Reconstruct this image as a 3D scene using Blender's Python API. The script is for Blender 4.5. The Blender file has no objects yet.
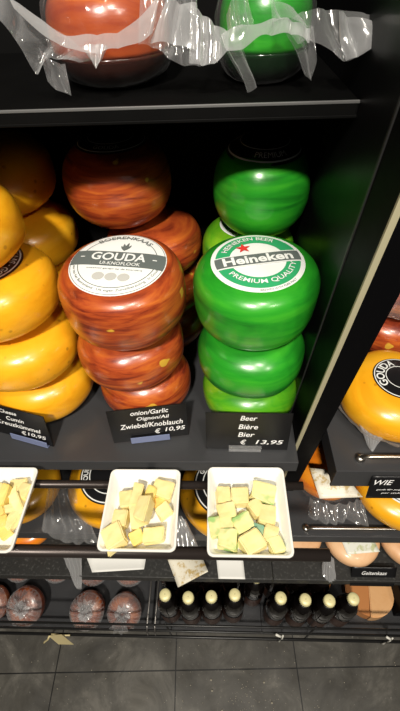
import bpy, bmesh, math, random
from math import sin, cos, pi, radians as R
from mathutils import Vector, Matrix, noise

SC = bpy.context.scene
COL = bpy.context.collection
random.seed(7)

# ------------------------------------------------------------------ camera
cam_d = bpy.data.cameras.new('camera')
cam = bpy.data.objects.new('camera', cam_d)
COL.objects.link(cam)
_p, _yaw, _roll = R(46.4), R(3.2), R(-2.6)
_f = Vector((0, cos(_p), -sin(_p))); _u = Vector((0, sin(_p), cos(_p))); _r = Vector((1, 0, 0))
_r2 = cos(_roll) * _r + sin(_roll) * _u
_u2 = -sin(_roll) * _r + cos(_roll) * _u
_Z = Matrix.Rotation(_yaw, 3, 'Z')
_r2, _u2, _f = _Z @ _r2, _Z @ _u2, _Z @ _f
M3 = Matrix((_r2, _u2, -_f)).transposed()
cam.matrix_world = Matrix.Translation((0, 0, 1.5)) @ M3.to_4x4()
cam_d.sensor_fit = 'VERTICAL'
cam_d.sensor_height = 36
cam_d.lens = 36 * 395.0 / 711.0
cam_d.clip_start = 0.01
SC.camera = cam

# ------------------------------------------------------------------ world, lights, exposure
W = bpy.data.worlds.new('world'); SC.world = W
W.use_nodes = True
W.node_tree.nodes['Background'].inputs[0].default_value = (1.0, 0.93, 0.85, 1)
W.node_tree.nodes['Background'].inputs[1].default_value = 0.02

def area(name, loc, aim, size, power, color=(1, 0.93, 0.82)):
    d = bpy.data.lights.new(name, 'AREA'); d.shape = 'DISK'; d.size = size; d.energy = power; d.color = color
    o = bpy.data.objects.new(name, d); COL.objects.link(o); o.location = loc
    v = Vector(aim) - Vector(loc)
    o.rotation_euler = v.to_track_quat('-Z', 'Y').to_euler()
    return o
area('ceiling_spot', (-0.25, -1.25, 2.95), (0.0, 0.4, 1.0), 0.16, 92)
area('ceiling_spot', (0.35, -0.60, 2.80), (0.05, 0.3, 0.9), 0.20, 18)
area('ceiling_spot', (1.1, -1.2, 2.80), (0.1, 0.3, 0.8), 0.20, 16)

SC.view_settings.view_transform = 'Standard'
SC.view_settings.look = 'None'
SC.view_settings.gamma = 1
SC.view_settings.use_curve_mapping = False
SC.view_settings.exposure = -0.25

# ------------------------------------------------------------------ materials
def newmat(name):
    m = bpy.data.materials.new(name); m.use_nodes = True
    nt = m.node_tree; b = nt.nodes['Principled BSDF']
    return m, nt, b
def inp(b, **k):
    names = dict(col='Base Color', rough='Roughness', metal='Metallic', coat='Coat Weight', coatr='Coat Roughness',
                 spec='Specular IOR Level', sss='Subsurface Weight', trans='Transmission Weight', ior='IOR', alpha='Alpha')
    for a, v in k.items():
        if a == 'col' and len(v) == 3: v = (*v, 1)
        b.inputs[names[a]].default_value = v
def simple(name, col, rough=0.5, **k):
    m, nt, b = newmat(name); inp(b, col=col, rough=rough, **k); return m
def coords(nt, scale=(1, 1, 1), kind='Object', rnd=False):
    tc = nt.nodes.new('ShaderNodeTexCoord'); mp = nt.nodes.new('ShaderNodeMapping')
    mp.inputs['Scale'].default_value = scale
    nt.links.new(tc.outputs[kind], mp.inputs['Vector'])
    if rnd:
        oi = nt.nodes.new('ShaderNodeObjectInfo'); mu = nt.nodes.new('ShaderNodeMath'); mu.operation = 'MULTIPLY'
        mu.inputs[1].default_value = 17.0
        nt.links.new(oi.outputs['Random'], mu.inputs[0])
        nt.links.new(mu.outputs[0], mp.inputs['Location'])
    return mp.outputs['Vector']
def tex_noise(nt, vec, scale, detail=4, rough=0.55, dist=0.0):
    n = nt.nodes.new('ShaderNodeTexNoise')
    n.inputs['Scale'].default_value = scale; n.inputs['Detail'].default_value = detail
    n.inputs['Roughness'].default_value = rough; n.inputs['Distortion'].default_value = dist
    nt.links.new(vec, n.inputs['Vector']); return n.outputs['Fac']
def ramp(nt, fac, stops):
    r = nt.nodes.new('ShaderNodeValToRGB'); e = r.color_ramp.elements
    while len(e) < len(stops): e.new(0.5)
    for el, (p, c) in zip(e, stops):
        el.position = p; el.color = (*c, 1) if len(c) == 3 else c
    nt.links.new(fac, r.inputs[0]); return r.outputs[0]
def mixc(nt, fac, a, b, mode='MIX'):
    m = nt.nodes.new('ShaderNodeMix'); m.data_type = 'RGBA'; m.blend_type = mode
    for i, v in ((0, fac), (6, a), (7, b)):
        if hasattr(v, 'links'): nt.links.new(v, m.inputs[i])
        else: m.inputs[i].default_value = (*v, 1) if isinstance(v, tuple) and len(v) == 3 else v
    return m.outputs[2]
def bump(nt, b, h, strength=0.2, dist=0.002):
    n = nt.nodes.new('ShaderNodeBump'); n.inputs['Strength'].default_value = strength; n.inputs['Distance'].default_value = dist
    nt.links.new(h, n.inputs['Height']); nt.links.new(n.outputs[0], b.inputs['Normal'])

def wax(name, base, streak, dark, spot=None, streak_scale=9, squash=3.0, swirl=1.0, rough=0.3, specks=None, thr=(0.35, 0.5, 0.68), spot_at=(0.66, 0.70)):
    m, nt, b = newmat(name)
    v = coords(nt, (1, 1, squash), rnd=True)
    n = tex_noise(nt, v, streak_scale, 6, 0.6, swirl)
    c = ramp(nt, n, [(thr[0], dark), (thr[1], base), (thr[2], streak)])
    if spot:
        s = tex_noise(nt, coords(nt, (1, 1, 1.4), rnd=True), 34, 1.5, 0.5)
        f = ramp(nt, s, [(spot_at[0], (0, 0, 0)), (spot_at[1], (1, 1, 1))])
        c = mixc(nt, f, c, spot)
    if specks:
        s = nt.nodes.new('ShaderNodeTexVoronoi'); s.inputs['Scale'].default_value = 42
        nt.links.new(coords(nt, (1, 1, 1), rnd=True), s.inputs['Vector'])
        f = ramp(nt, s.outputs['Distance'], [(0.07, (0.6, 0.6, 0.6)), (0.14, (0, 0, 0))])
        c = mixc(nt, f, c, specks)
    nt.links.new(c, b.inputs['Base Color'])
    inp(b, rough=rough, spec=0.5, coat=0.35, coatr=0.18)
    fine = tex_noise(nt, coords(nt, (1, 1, 2.2), rnd=True), 60, 3)
    bump(nt, b, fine, 0.25, 0.001)
    return m

MAT = {}
MAT['yellow'] = wax('yellow wax rind', (0.86, 0.40, 0.012), (0.90, 0.46, 0.02), (0.78, 0.33, 0.008), specks=(0.35, 0.14, 0.01), rough=0.32)
MAT['red'] = wax('red brown wax rind', (0.36, 0.060, 0.014), (0.54, 0.13, 0.02), (0.15, 0.018, 0.008), spot=(0.62, 0.36, 0.04), streak_scale=13, squash=8, swirl=0.6, rough=0.3, spot_at=(0.70, 0.73))
MAT['green'] = wax('green wax rind', (0.018, 0.27, 0.016), (0.04, 0.36, 0.02), (0.010, 0.17, 0.012), streak_scale=7, squash=8, swirl=0.5, rough=0.3)
MAT['lime'] = wax('yellow green wax rind', (0.11, 0.38, 0.012), (0.26, 0.46, 0.02), (0.02, 0.24, 0.01), streak_scale=8, squash=3, rough=0.3)
MAT['orange'] = wax('orange wax rind', (0.80, 0.22, 0.012), (0.85, 0.32, 0.02), (0.62, 0.14, 0.008), rough=0.3)
MAT['orange_red'] = wax('orange red wax rind', (0.36, 0.065, 0.012), (0.56, 0.17, 0.014), (0.26, 0.035, 0.008), streak_scale=9, squash=5)
MAT['red_shade'] = simple('red wax with painted shade', (0.055, 0.012, 0.006), 0.16, coat=0.6, coatr=0.06)  # shade on the top wheels' lower halves, put into the colour
MAT['green_shade'] = simple('green wax with painted shade', (0.004, 0.03, 0.006), 0.16, coat=0.6, coatr=0.06)
MAT['beige'] = wax('pale natural rind', (0.72, 0.42, 0.22), (0.78, 0.50, 0.28), (0.62, 0.33, 0.15), rough=0.5)
MAT['cut_face'] = wax('pale cut cheese', (0.74, 0.42, 0.19), (0.78, 0.46, 0.22), (0.70, 0.38, 0.16), rough=0.55)
MAT['rind_edge'] = simple('tan rind', (0.50, 0.20, 0.06), 0.5)
MAT['salami'] = wax('brown red mottled rind', (0.20, 0.045, 0.016), (0.42, 0.14, 0.05), (0.06, 0.014, 0.006), streak_scale=26, squash=1, rough=0.35)

def metal_black(name, col, rough, spec=0.5, grain=0.0):
    m, nt, b = newmat(name); inp(b, col=col, rough=rough, spec=spec)
    v = coords(nt, (1, 1, 1))
    n = tex_noise(nt, v, 22, 5)
    r = nt.nodes.new('ShaderNodeMapRange'); r.inputs['To Min'].default_value = rough * 0.8; r.inputs['To Max'].default_value = rough * 1.25
    nt.links.new(n, r.inputs['Value']); nt.links.new(r.outputs[0], b.inputs['Roughness'])
    if grain:
        g = tex_noise(nt, v, 700, 2)
        bump(nt, b, g, grain, 0.0006)
        c = ramp(nt, tex_noise(nt, v, 160, 2), [(0.55, col), (0.74, tuple(x * 3 + 0.01 for x in col))])
        nt.links.new(c, b.inputs['Base Color'])
    return m
MAT['shelf'] = metal_black('dark grey shelf metal', (0.040, 0.041, 0.044), 0.30)
MAT['shelf_black'] = metal_black('black shelf metal', (0.0025, 0.0025, 0.0025), 0.55, 0.10)
MAT['panel'] = metal_black('black panel', (0.0025, 0.0025, 0.003), 0.5, 0.05)
MAT['liner'] = metal_black('black glossy liner', (0.003, 0.003, 0.0035), 0.36, 0.14)
MAT['back'] = simple('matte black back', (0.003, 0.003, 0.003), 0.8, spec=0.08)
MAT['shelf_rough'] = metal_black('black speckled shelf', (0.016, 0.016, 0.015), 0.5, grain=0.5)
MAT['seam'] = simple('dark grey seam', (0.022, 0.022, 0.022), 0.45)
MAT['edge'] = simple('grey edge highlight', (0.20, 0.20, 0.20), 0.35, metal=0.5)  # highlight along the top shelf edge, painted as a lighter grey
MAT['strip'] = simple('beige edge strip', (0.40, 0.37, 0.24), 0.55)
MAT['rail'] = simple('dark brown metal rail', (0.045, 0.036, 0.033), 0.35, metal=0.6)
MAT['chrome'] = simple('brushed steel', (0.42, 0.39, 0.35), 0.32, metal=1.0)
MAT['wire'] = simple('black wire', (0.012, 0.012, 0.012), 0.35)
MAT['steelwire'] = simple('grey wire', (0.20, 0.19, 0.18), 0.35, metal=0.8)
MAT['white'] = simple('white label paper', (0.78, 0.80, 0.78), 0.45)
MAT['ink_grey'] = simple('grey ink', (0.115, 0.135, 0.13), 0.5)
MAT['ink_pale'] = simple('pale grey ink', (0.50, 0.50, 0.47), 0.5)
MAT['ink_green'] = simple('green ink', (0.03, 0.34, 0.13), 0.45)
MAT['ink_red'] = simple('red ink', (0.68, 0.03, 0.03), 0.45)
MAT['ink_black'] = simple('black label film', (0.008, 0.008, 0.009), 0.3)
MAT['ink_brown'] = simple('dark brown ink', (0.05, 0.018, 0.01), 0.4)
MAT['chalk'] = simple('white chalk lettering', (0.85, 0.85, 0.85), 0.6)
MAT['card'] = simple('black card', (0.006, 0.006, 0.007), 0.38)
MAT['ceramic'] = simple('glossy white melamine', (0.80, 0.79, 0.74), 0.22, coat=0.3)
MAT['cheese'] = None
MAT['lip_reflection'] = simple('plastic lip with painted blue reflection', (0.16, 0.19, 0.32), 0.2)  # lip of a clear holder, its blue-white reflection painted as colour
MAT['gold'] = simple('pale gold cap', (0.82, 0.75, 0.40), 0.42, metal=0.1)
MAT['glass_dark'] = simple('dark brown bottle glass', (0.003, 0.002, 0.0015), 0.08, coat=0.5, coatr=0.03)
MAT['neck'] = simple('black neck foil', (0.004, 0.003, 0.003), 0.35, spec=0.15)
MAT['bottle_label'] = simple('brown paper band', (0.035, 0.012, 0.006), 0.5)
MAT['zip'] = simple('white plastic tie', (0.75, 0.74, 0.68), 0.4)
MAT['straw'] = simple('cream paper tag', (0.66, 0.56, 0.30), 0.6)
MAT['print'] = None
MAT['crumb'] = simple('pale crumbs', (0.36, 0.33, 0.26), 0.7)

def cheese_mat(name, a, b2, tint=None):
    m, nt, b = newmat(name)
    v = coords(nt, (1, 1, 1), rnd=True)
    c = ramp(nt, tex_noise(nt, v, 55, 4), [(0.3, a), (0.7, b2)])
    if tint:
        f = ramp(nt, tex_noise(nt, v, 38, 2), [(0.50, (0, 0, 0)), (0.60, (1, 1, 1))])
        c = mixc(nt, f, c, tint)
    nt.links.new(c, b.inputs['Base Color'])
    inp(b, rough=0.42, spec=0.4, sss=0.0)
    bump(nt, b, tex_noise(nt, v, 160, 3), 0.25, 0.0012)
    return m
MAT['cheese'] = cheese_mat('pale yellow cheese', (0.80, 0.66, 0.28), (0.86, 0.74, 0.38))
MAT['cheese_warm'] = cheese_mat('orange tinged cheese', (0.78, 0.46, 0.10), (0.84, 0.58, 0.18))
MAT['cheese_green'] = cheese_mat('green marbled cheese', (0.76, 0.70, 0.30), (0.82, 0.75, 0.38), (0.34, 0.54, 0.18))
MAT['cheese_teal'] = cheese_mat('blue green cheese', (0.40, 0.50, 0.26), (0.46, 0.56, 0.32), (0.22, 0.42, 0.28))
MAT['cheese_deep'] = cheese_mat('deeper yellow cheese', (0.80, 0.60, 0.15), (0.86, 0.68, 0.24))

def film(name, haze=0.10, edge=0.55, tint=(0.92, 0.93, 0.95), rough=0.12):
    m = bpy.data.materials.new(name); m.use_nodes = True; nt = m.node_tree; nt.nodes.clear()
    out = nt.nodes.new('ShaderNodeOutputMaterial')
    tr = nt.nodes.new('ShaderNodeBsdfTransparent')
    gl = nt.nodes.new('ShaderNodeBsdfGlossy'); gl.inputs['Roughness'].default_value = rough
    df = nt.nodes.new('ShaderNodeBsdfDiffuse'); df.inputs['Color'].default_value = (*tint, 1)
    tl = nt.nodes.new('ShaderNodeBsdfTranslucent'); tl.inputs['Color'].default_value = (*tint, 1)
    ad = nt.nodes.new('ShaderNodeMixShader'); ad.inputs[0].default_value = 0.45
    nt.links.new(df.outputs[0], ad.inputs[1]); nt.links.new(tl.outputs[0], ad.inputs[2])
    m2 = nt.nodes.new('ShaderNodeMixShader'); m2.inputs[0].default_value = 0.38
    nt.links.new(ad.outputs[0], m2.inputs[1]); nt.links.new(gl.outputs[0], m2.inputs[2])
    lw = nt.nodes.new('ShaderNodeLayerWeight'); lw.inputs['Blend'].default_value = 0.35
    mr = nt.nodes.new('ShaderNodeMapRange'); mr.inputs['To Min'].default_value = haze; mr.inputs['To Max'].default_value = edge
    nt.links.new(lw.outputs['Facing'], mr.inputs['Value'])
    bn = nt.nodes.new('ShaderNodeBump'); bn.inputs['Strength'].default_value = 0.5; bn.inputs['Distance'].default_value = 0.003
    v = coords(nt, (1, 1, 1))
    nt.links.new(tex_noise(nt, v, 26, 2, 0.45, 0.6), bn.inputs['Height'])
    for s in (gl, df): nt.links.new(bn.outputs[0], s.inputs['Normal'])
    mx = nt.nodes.new('ShaderNodeMixShader')
    nt.links.new(mr.outputs[0], mx.inputs[0]); nt.links.new(tr.outputs[0], mx.inputs[1]); nt.links.new(m2.outputs[0], mx.inputs[2])
    nt.links.new(mx.outputs[0], out.inputs[0])
    return m
MAT['film'] = film('clear plastic film', 0.17, 0.75)
MAT['film_hazy'] = film('hazy plastic film', 0.44, 0.9)
MAT['film_white'] = film('gathered milky film', 0.55, 0.9)
MAT['film_clear'] = film('shrink plastic film', 0.02, 0.16)
MAT['acrylic'] = film('clear acrylic holder', 0.10, 0.5, rough=0.05)

def print_mat(name, base, ink, scale):
    m, nt, b = newmat(name)
    v = coords(nt, (1, 1, 1))
    c = ramp(nt, tex_noise(nt, v, scale, 5, 0.65), [(0.52, base), (0.62, ink)])
    nt.links.new(c, b.inputs['Base Color']); inp(b, rough=0.45)
    return m
MAT['print'] = print_mat('printed cream paper', (0.74, 0.70, 0.58), (0.50, 0.36, 0.14), 60)
MAT['print2'] = print_mat('printed pale paper', (0.74, 0.74, 0.66), (0.50, 0.52, 0.30), 50)
MAT['paper'] = simple('white paper', (0.74, 0.74, 0.71), 0.6)

def floor_mat():
    m, nt, b = newmat('dark grey floor tiles')
    v = coords(nt, (1, 1, 1))
    mp = nt.nodes.new('ShaderNodeMapping')
    mp.inputs['Location'].default_value = (0.118, -0.133, 0); mp.inputs['Rotation'].default_value = (0, 0, R(-2.0))
    nt.links.new(v, mp.inputs['Vector'])
    br = nt.nodes.new('ShaderNodeTexBrick'); br.offset = 0
    br.inputs['Scale'].default_value = 1; br.inputs['Mortar Size'].default_value = 0.0018
    br.inputs['Brick Width'].default_value = 0.361; br.inputs['Row Height'].default_value = 0.361; br.inputs['Mortar Smooth'].default_value = 0.1
    nt.links.new(mp.outputs[0], br.inputs['Vector'])
    dirt = ramp(nt, tex_noise(nt, v, 7, 7, 0.68, 0.6), [(0.3, (0.036, 0.034, 0.030)), (0.52, (0.075, 0.071, 0.062)), (0.72, (0.17, 0.16, 0.14))])
    sp = ramp(nt, tex_noise(nt, v, 120, 3, 0.6), [(0.66, (0, 0, 0)), (0.74, (0.5, 0.5, 0.5))])
    c = mixc(nt, sp, dirt, (0.34, 0.33, 0.30))
    c = mixc(nt, br.outputs['Fac'], c, (0.008, 0.008, 0.008))
    nt.links.new(c, b.inputs['Base Color'])
    rr = ramp(nt, tex_noise(nt, v, 12, 5), [(0.3, (0.28,) * 3), (0.7, (0.5,) * 3)])
    nt.links.new(rr, b.inputs['Roughness'])
    return m
MAT['floor'] = floor_mat()

# ------------------------------------------------------------------ helpers
def link(name, bm, mat, parent=None, loc=None, smooth=False):
    me = bpy.data.meshes.new(name)
    bm.normal_update(); bm.to_mesh(me); bm.free()
    o = bpy.data.objects.new(name, me); COL.objects.link(o)
    for mm in (mat if isinstance(mat, (list, tuple)) else [mat]): me.materials.append(mm)
    if smooth:
        for p in me.polygons: p.use_smooth = True
    if parent: o.parent = parent
    if loc: o.location = loc
    return o
def thing(name, label, cat, loc=(0, 0, 0), rot=(0, 0, 0), group=None):
    o = bpy.data.objects.new(name, None); COL.objects.link(o)
    o.empty_display_size = 0.02
    o.location = loc; o.rotation_euler = rot
    return tag(o, label, cat, group)
def tag(o, label, cat, group=None, kind=None):
    o['label'] = label; o['category'] = cat
    if group: o['group'] = group
    if kind: o['kind'] = kind
    return o
def add_box(bm, lo, hi, bevel=0.0, seg=2):
    c = [(a + b) / 2 for a, b in zip(lo, hi)]; s = [abs(b - a) for a, b in zip(lo, hi)]
    r = bmesh.ops.create_cube(bm, size=1.0, matrix=Matrix.Translation(c) @ Matrix.Diagonal((*s, 1)))
    if bevel:
        es = list({e for v in r['verts'] for e in v.link_edges})
        bmesh.ops.bevel(bm, geom=es, offset=bevel, segments=seg, affect='EDGES', profile=0.6)
    return bm
def box(lo, hi, bevel=0.0, seg=2):
    return add_box(bmesh.new(), lo, hi, bevel, seg)
def add_grid(bm, rows, close=False, mi=0):
    vs = [[bm.verts.new(p) for p in r] for r in rows]
    for a, b in zip(vs[:-1], vs[1:]):
        n = len(a)
        for i in range(n if close else n - 1):
            f = bm.faces.new((a[i], a[(i + 1) % n], b[(i + 1) % n], b[i])); f.material_index = mi
    return vs
def add_lathe(bm, prof, seg=48, fn=None, caps=True):
    rows = []
    for r, z in prof:
        row = []
        for i in range(seg):
            a = 2 * pi * i / seg
            p = Vector((r * cos(a), r * sin(a), z))
            row.append(fn(p) if fn else p)
        rows.append(row)
    vs = add_grid(bm, rows, close=True)
    if caps:
        for row, rev in ((vs[0], True), (vs[-1], False)):
            try: bm.faces.new(row[::-1] if rev else row)
            except ValueError: pass
    return bm
def lathe(prof, seg=48, fn=None, caps=True):
    return add_lathe(bmesh.new(), prof, seg, fn, caps)
def add_tube(bm, pts, r, seg=10, caps=True):
    pts = [Vector(p) for p in pts]; rows = []
    up = Vector((0, 0, 1))
    for i, p in enumerate(pts):
        d = (pts[min(i + 1, len(pts) - 1)] - pts[max(i - 1, 0)]).normalized()
        u = d.cross(up)
        if u.length < 1e-3: u = d.cross(Vector((1, 0, 0)))
        u.normalize(); w = u.cross(d)
        rr = r[i] if isinstance(r, (list, tuple)) else r
        rows.append([p + rr * (cos(2 * pi * k / seg) * u + sin(2 * pi * k / seg) * w) for k in range(seg)])
    vs = add_grid(bm, rows, close=True)
    if caps:
        bm.faces.new(vs[0][::-1]); bm.faces.new(vs[-1])
    return bm
def tube(pts, r, seg=10): return add_tube(bmesh.new(), pts, r, seg)
def solid(o, t, offset=0):
    m = o.modifiers.new('thickness', 'SOLIDIFY'); m.thickness = t; m.offset = offset; return o

# text -> mesh (flat in XY, centred)
def text_bm(body, height=None, width=None, shear=0.0, bold=0.0, spacing=1.0):
    cu = bpy.data.curves.new('lettering', 'FONT'); cu.body = body; cu.align_x = 'CENTER'; cu.align_y = 'CENTER'
    cu.shear = shear; cu.offset = bold; cu.space_character = spacing; cu.resolution_u = 3
    o = bpy.data.objects.new('lettering', cu); COL.objects.link(o)
    bpy.context.view_layer.update()
    me = bpy.data.meshes.new_from_object(o.evaluated_get(bpy.context.evaluated_depsgraph_get()))
    bm = bmesh.new(); bm.from_mesh(me)
    bpy.data.objects.remove(o); bpy.data.curves.remove(cu); bpy.data.meshes.remove(me)
    xs = [v.co.x for v in bm.verts]; ys = [v.co.y for v in bm.verts]
    cx, cy, w, h = (max(xs) + min(xs)) / 2, (max(ys) + min(ys)) / 2, max(xs) - min(xs), max(ys) - min(ys)
    sx = width / w if width else height / h
    sy = height / h if height else sx
    for v in bm.verts: v.co = Vector(((v.co.x - cx) * sx, (v.co.y - cy) * sy, 0))
    return bm
def bend(bm, rad, mid_deg, inward=False):
    """wrap text around a circle, centred on the angle mid_deg; inward = read from the inside (bottom of a seal)"""
    for v in bm.verts:
        if inward:
            a = R(mid_deg) + v.co.x / rad; rr = rad - v.co.y
        else:
            a = R(mid_deg) - v.co.x / rad; rr = rad + v.co.y
        v.co = Vector((rr * cos(a), rr * sin(a), 0))
    return bm
def xform(bm, fn):
    for v in bm.verts: v.co = fn(v.co)
    return bm
def merge(bms):
    out = bmesh.new()
    for b in bms:
        me = bpy.data.meshes.new('t'); b.to_mesh(me); b.free(); out.from_mesh(me); bpy.data.meshes.remove(me)
    return out
def disc_bm(r0, r1, rings=6, seg=64, a0=0, a1=360):
    bm = bmesh.new(); full = a1 - a0 >= 360
    n = seg if full else seg + 1
    rows = []
    for k in range(rings + 1):
        r = max(r0 + (r1 - r0) * k / rings, 1e-4)
        rows.append([Vector((r * cos(R(a0 + (a1 - a0) * i / seg)), r * sin(R(a0 + (a1 - a0) * i / seg)), 0)) for i in range(n)])
    add_grid(bm, rows, close=full); return bm
def band_bm(rad, y0, y1, n=32):
    """strip across a disc between two heights, clipped to the disc"""
    bm = bmesh.new(); rows = []
    for k in range(5):
        y = y0 + (y1 - y0) * k / 4; xm = math.sqrt(max(rad * rad - y * y, 0))
        rows.append([Vector((-xm + 2 * xm * i / n, y, 0)) for i in range(n + 1)])
    add_grid(bm, rows); return bm

# cheese wheels ------------------------------------------------------
def wheel_profile(r, h, n=2.7, flat=0.0):
    prof = []
    K = 22
    for i in range(K + 1):
        t = -pi / 2 + pi * i / K
        m = n if t > 0 else min(n, 2.7)
        rho = r * max(abs(cos(t)), 1e-6) ** (2 / m); z = h / 2 * math.copysign(abs(sin(t)) ** (2 / m), sin(t))
        prof.append((max(rho, 0.0012), z))
    return prof
def ztop(rho, r, h, n=2.7):
    return h / 2 * max(1 - min(rho / r, 1) ** n, 0) ** (1 / n)
def rind_bm(r, h, seed, amp=0.0016, n=2.7, zs=None):
    off = Vector((seed * 3.7, seed * 1.3, seed * 2.1))
    def fn(p):
        d = noise.noise(p * 22 + off) * amp + noise.noise(p * 9 + off) * amp * 1.3
        q = p.copy(); l = max(math.hypot(p.x, p.y), 1e-4)
        q.x += p.x / l * d * min(1, l / r * 1.2); q.y += p.y / l * d * min(1, l / r * 1.2)
        q.z += d * 0.15
        return q
    return lathe(wheel_profile(r, h, n), 72, fn)
def conform(bm, r, h, eps, rot=0.0, n=2.7):
    m = Matrix.Rotation(R(rot), 3, 'Z')
    def fn(c):
        q = m @ c; q.z = ztop(math.hypot(q.x, q.y), r, h, n) + eps; return q
    return xform(bm, fn)
_seed = [0]
def wheel(label, loc, r, h, mat, rz=0, tilt=(0, 0), group=None, n=2.7, name='cheese_round', parts=True):
    """cheese wheel; loc is the centre of its underside"""
    _seed[0] += 1
    t = thing(name, label, 'cheese', loc, (R(tilt[0]), R(tilt[1]), R(rz)), group)
    rd = link('rind', rind_bm(r, h, _seed[0], n=n), MAT[mat], t, (0, 0, h / 2), True)
    t['r'] = r; t['h'] = h; t['n'] = n
    return t
def on_top(t, bm, eps, rot, mat, name, parent):
    r, h = t['r'], t['h']
    conform(bm, r, h, eps, rot, t['n'])
    return link(name, bm, MAT[mat], parent, None, True)
def label_base(t, R0, mat, eps=0.0008):
    b = on_top(t, disc_bm(0, R0, 8), eps, 0, mat, 'label', t)
    b.location = (0, 0, t['h'] / 2)
    return b

def seal_gouda(t, R0, rot):
    b = label_base(t, R0, 'white'); b['label'] = 'round white paper label with grey band'
    e = 0.0013
    bms = [disc_bm(R0 * .80, R0 * .815, 1), disc_bm(R0 * .965, R0 * .975, 1)]
    bms.append(bend(text_bm('BOERENKAAS', R0 * .13, R0 * 1.25, bold=.01), R0 * .825, 90))
    bms.append(bend(text_bm('Kaas van het Boerenland · Uit eigen Zuivelbereiding · In Gouda', R0 * .075, R0 * 2.5), R0 * .885, 270, True))
    bms.append(xform(text_bm('smaakvol gerijpt op de boerderij', R0 * .055, R0 * 1.15), lambda c: c + Vector((0, -R0 * .27, 0))))
    # plume emblem above the band
    em = bmesh.new()
    for k, (ang, ln) in enumerate(((-30, .20), (-12, .26), (8, .30), (28, .24))):
        add_grid(em, [[Vector((R0 * (.05 + sin(R(ang)) * ln * s - .03 * sin(pi * s)), R0 * (.33 + cos(R(ang)) * ln * s), 0)) for s in (0, .25, .5, .75, 1)],
                      [Vector((R0 * (.05 + sin(R(ang)) * ln * s + .04 * sin(pi * s)), R0 * (.33 + cos(R(ang)) * ln * s), 0)) for s in (0, .25, .5, .75, 1)]])
    bms.append(em)
    on_top(t, merge(bms), e, rot, 'ink_grey', 'lettering', b)
    on_top(t, band_bm(R0 * .985, -R0 * .18, R0 * .29), e, rot, 'ink_grey', 'band', b)
    bms = [xform(text_bm('GOUDA', R0 * .25, R0 * 1.15, bold=0.02), lambda c: c + Vector((0, R0 * .115, 0))),
           xform(text_bm('UI-KNOFLOOK', R0 * .10, R0 * .84, bold=0.01), lambda c: c + Vector((R0 * .08, -R0 * .10, 0)))]
    for s in (-1, 1): bms.append(xform(text_bm('-', R0 * .025, R0 * .09), lambda c, s=s: c + Vector((s * R0 * .76, R0 * .08, 0))))
    on_top(t, merge(bms), 0.0018, rot, 'white', 'lettering', b)
    ov = [xform(disc_bm(0, R0 * .12, 3, 24), lambda c, k=k: Vector((c.x + R0 * (-.26 + .26 * k), c.y * .95 - R0 * .50, 0))) for k in range(3)]
    on_top(t, merge(ov), e, rot, 'ink_pale', 'stamp', b)

def seal_beer(t, R0, rot, worn=False):
    b = label_base(t, R0, 'white'); b['label'] = 'round white and green paper label'
    e = 0.0013
    on_top(t, disc_bm(R0 * .60, R0 * .90, 3), e, rot, 'ink_green', 'ring', b)
    on_top(t, band_bm(R0 * .96, -R0 * .20, R0 * .20), e + .0004, rot, 'white', 'band', b)
    on_top(t, band_bm(R0 * .92, -R0 * .165, R0 * .165), e + .0008, rot, 'ink_grey', 'band', b)
    bms = [text_bm('Heineken', R0 * .27, R0 * 1.50, bold=0.03),
           bend(text_bm('HEINEKEN BEER', R0 * .13, R0 * 1.35, bold=.01), R0 * .75, 100),
           bend(text_bm('PREMIUM QUALITY', R0 * .14, R0 * 1.75, bold=.01), R0 * .75, 275, True)]
    on_top(t, merge(bms), e + .0012, rot, 'white', 'lettering', b)
    on_top(t, bend(text_bm('BREWED WITH PURE MALT', R0 * .05, R0 * .85), R0 * .95, 285, True), e, rot, 'ink_grey', 'lettering', b)
    st = bmesh.new(); pts = []
    for k in range(10):
        rr = R0 * (.17 if k % 2 == 0 else .07); a = pi / 2 + k * pi / 5
        pts.append(st.verts.new((rr * cos(a) - R0 * .22, rr * sin(a) + R0 * .42, 0)))
    c = st.verts.new((-R0 * .22, R0 * .42, 0))
    for k in range(10): st.faces.new((c, pts[k], pts[(k + 1) % 10]))
    on_top(t, st, e + .0012, rot, 'ink_red', 'star', b)

def seal_ring(t, R0, rot, base, ink, words, low='', lettersize=.17, inner=.62):
    b = label_base(t, R0, base); e = 0.0013
    bms = [disc_bm(R0 * .92, R0 * .955, 1), disc_bm(R0 * inner, R0 * (inner + .03), 1),
           bend(text_bm(words, R0 * lettersize, None, bold=.02), R0 * (inner + .955) / 2, 90)]
    if low: bms.append(bend(text_bm(low, R0 * lettersize * .8), R0 * (inner + .955) / 2, 270, True))
    on_top(t, merge(bms), e, rot, ink, 'lettering', b)
    return b

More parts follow.
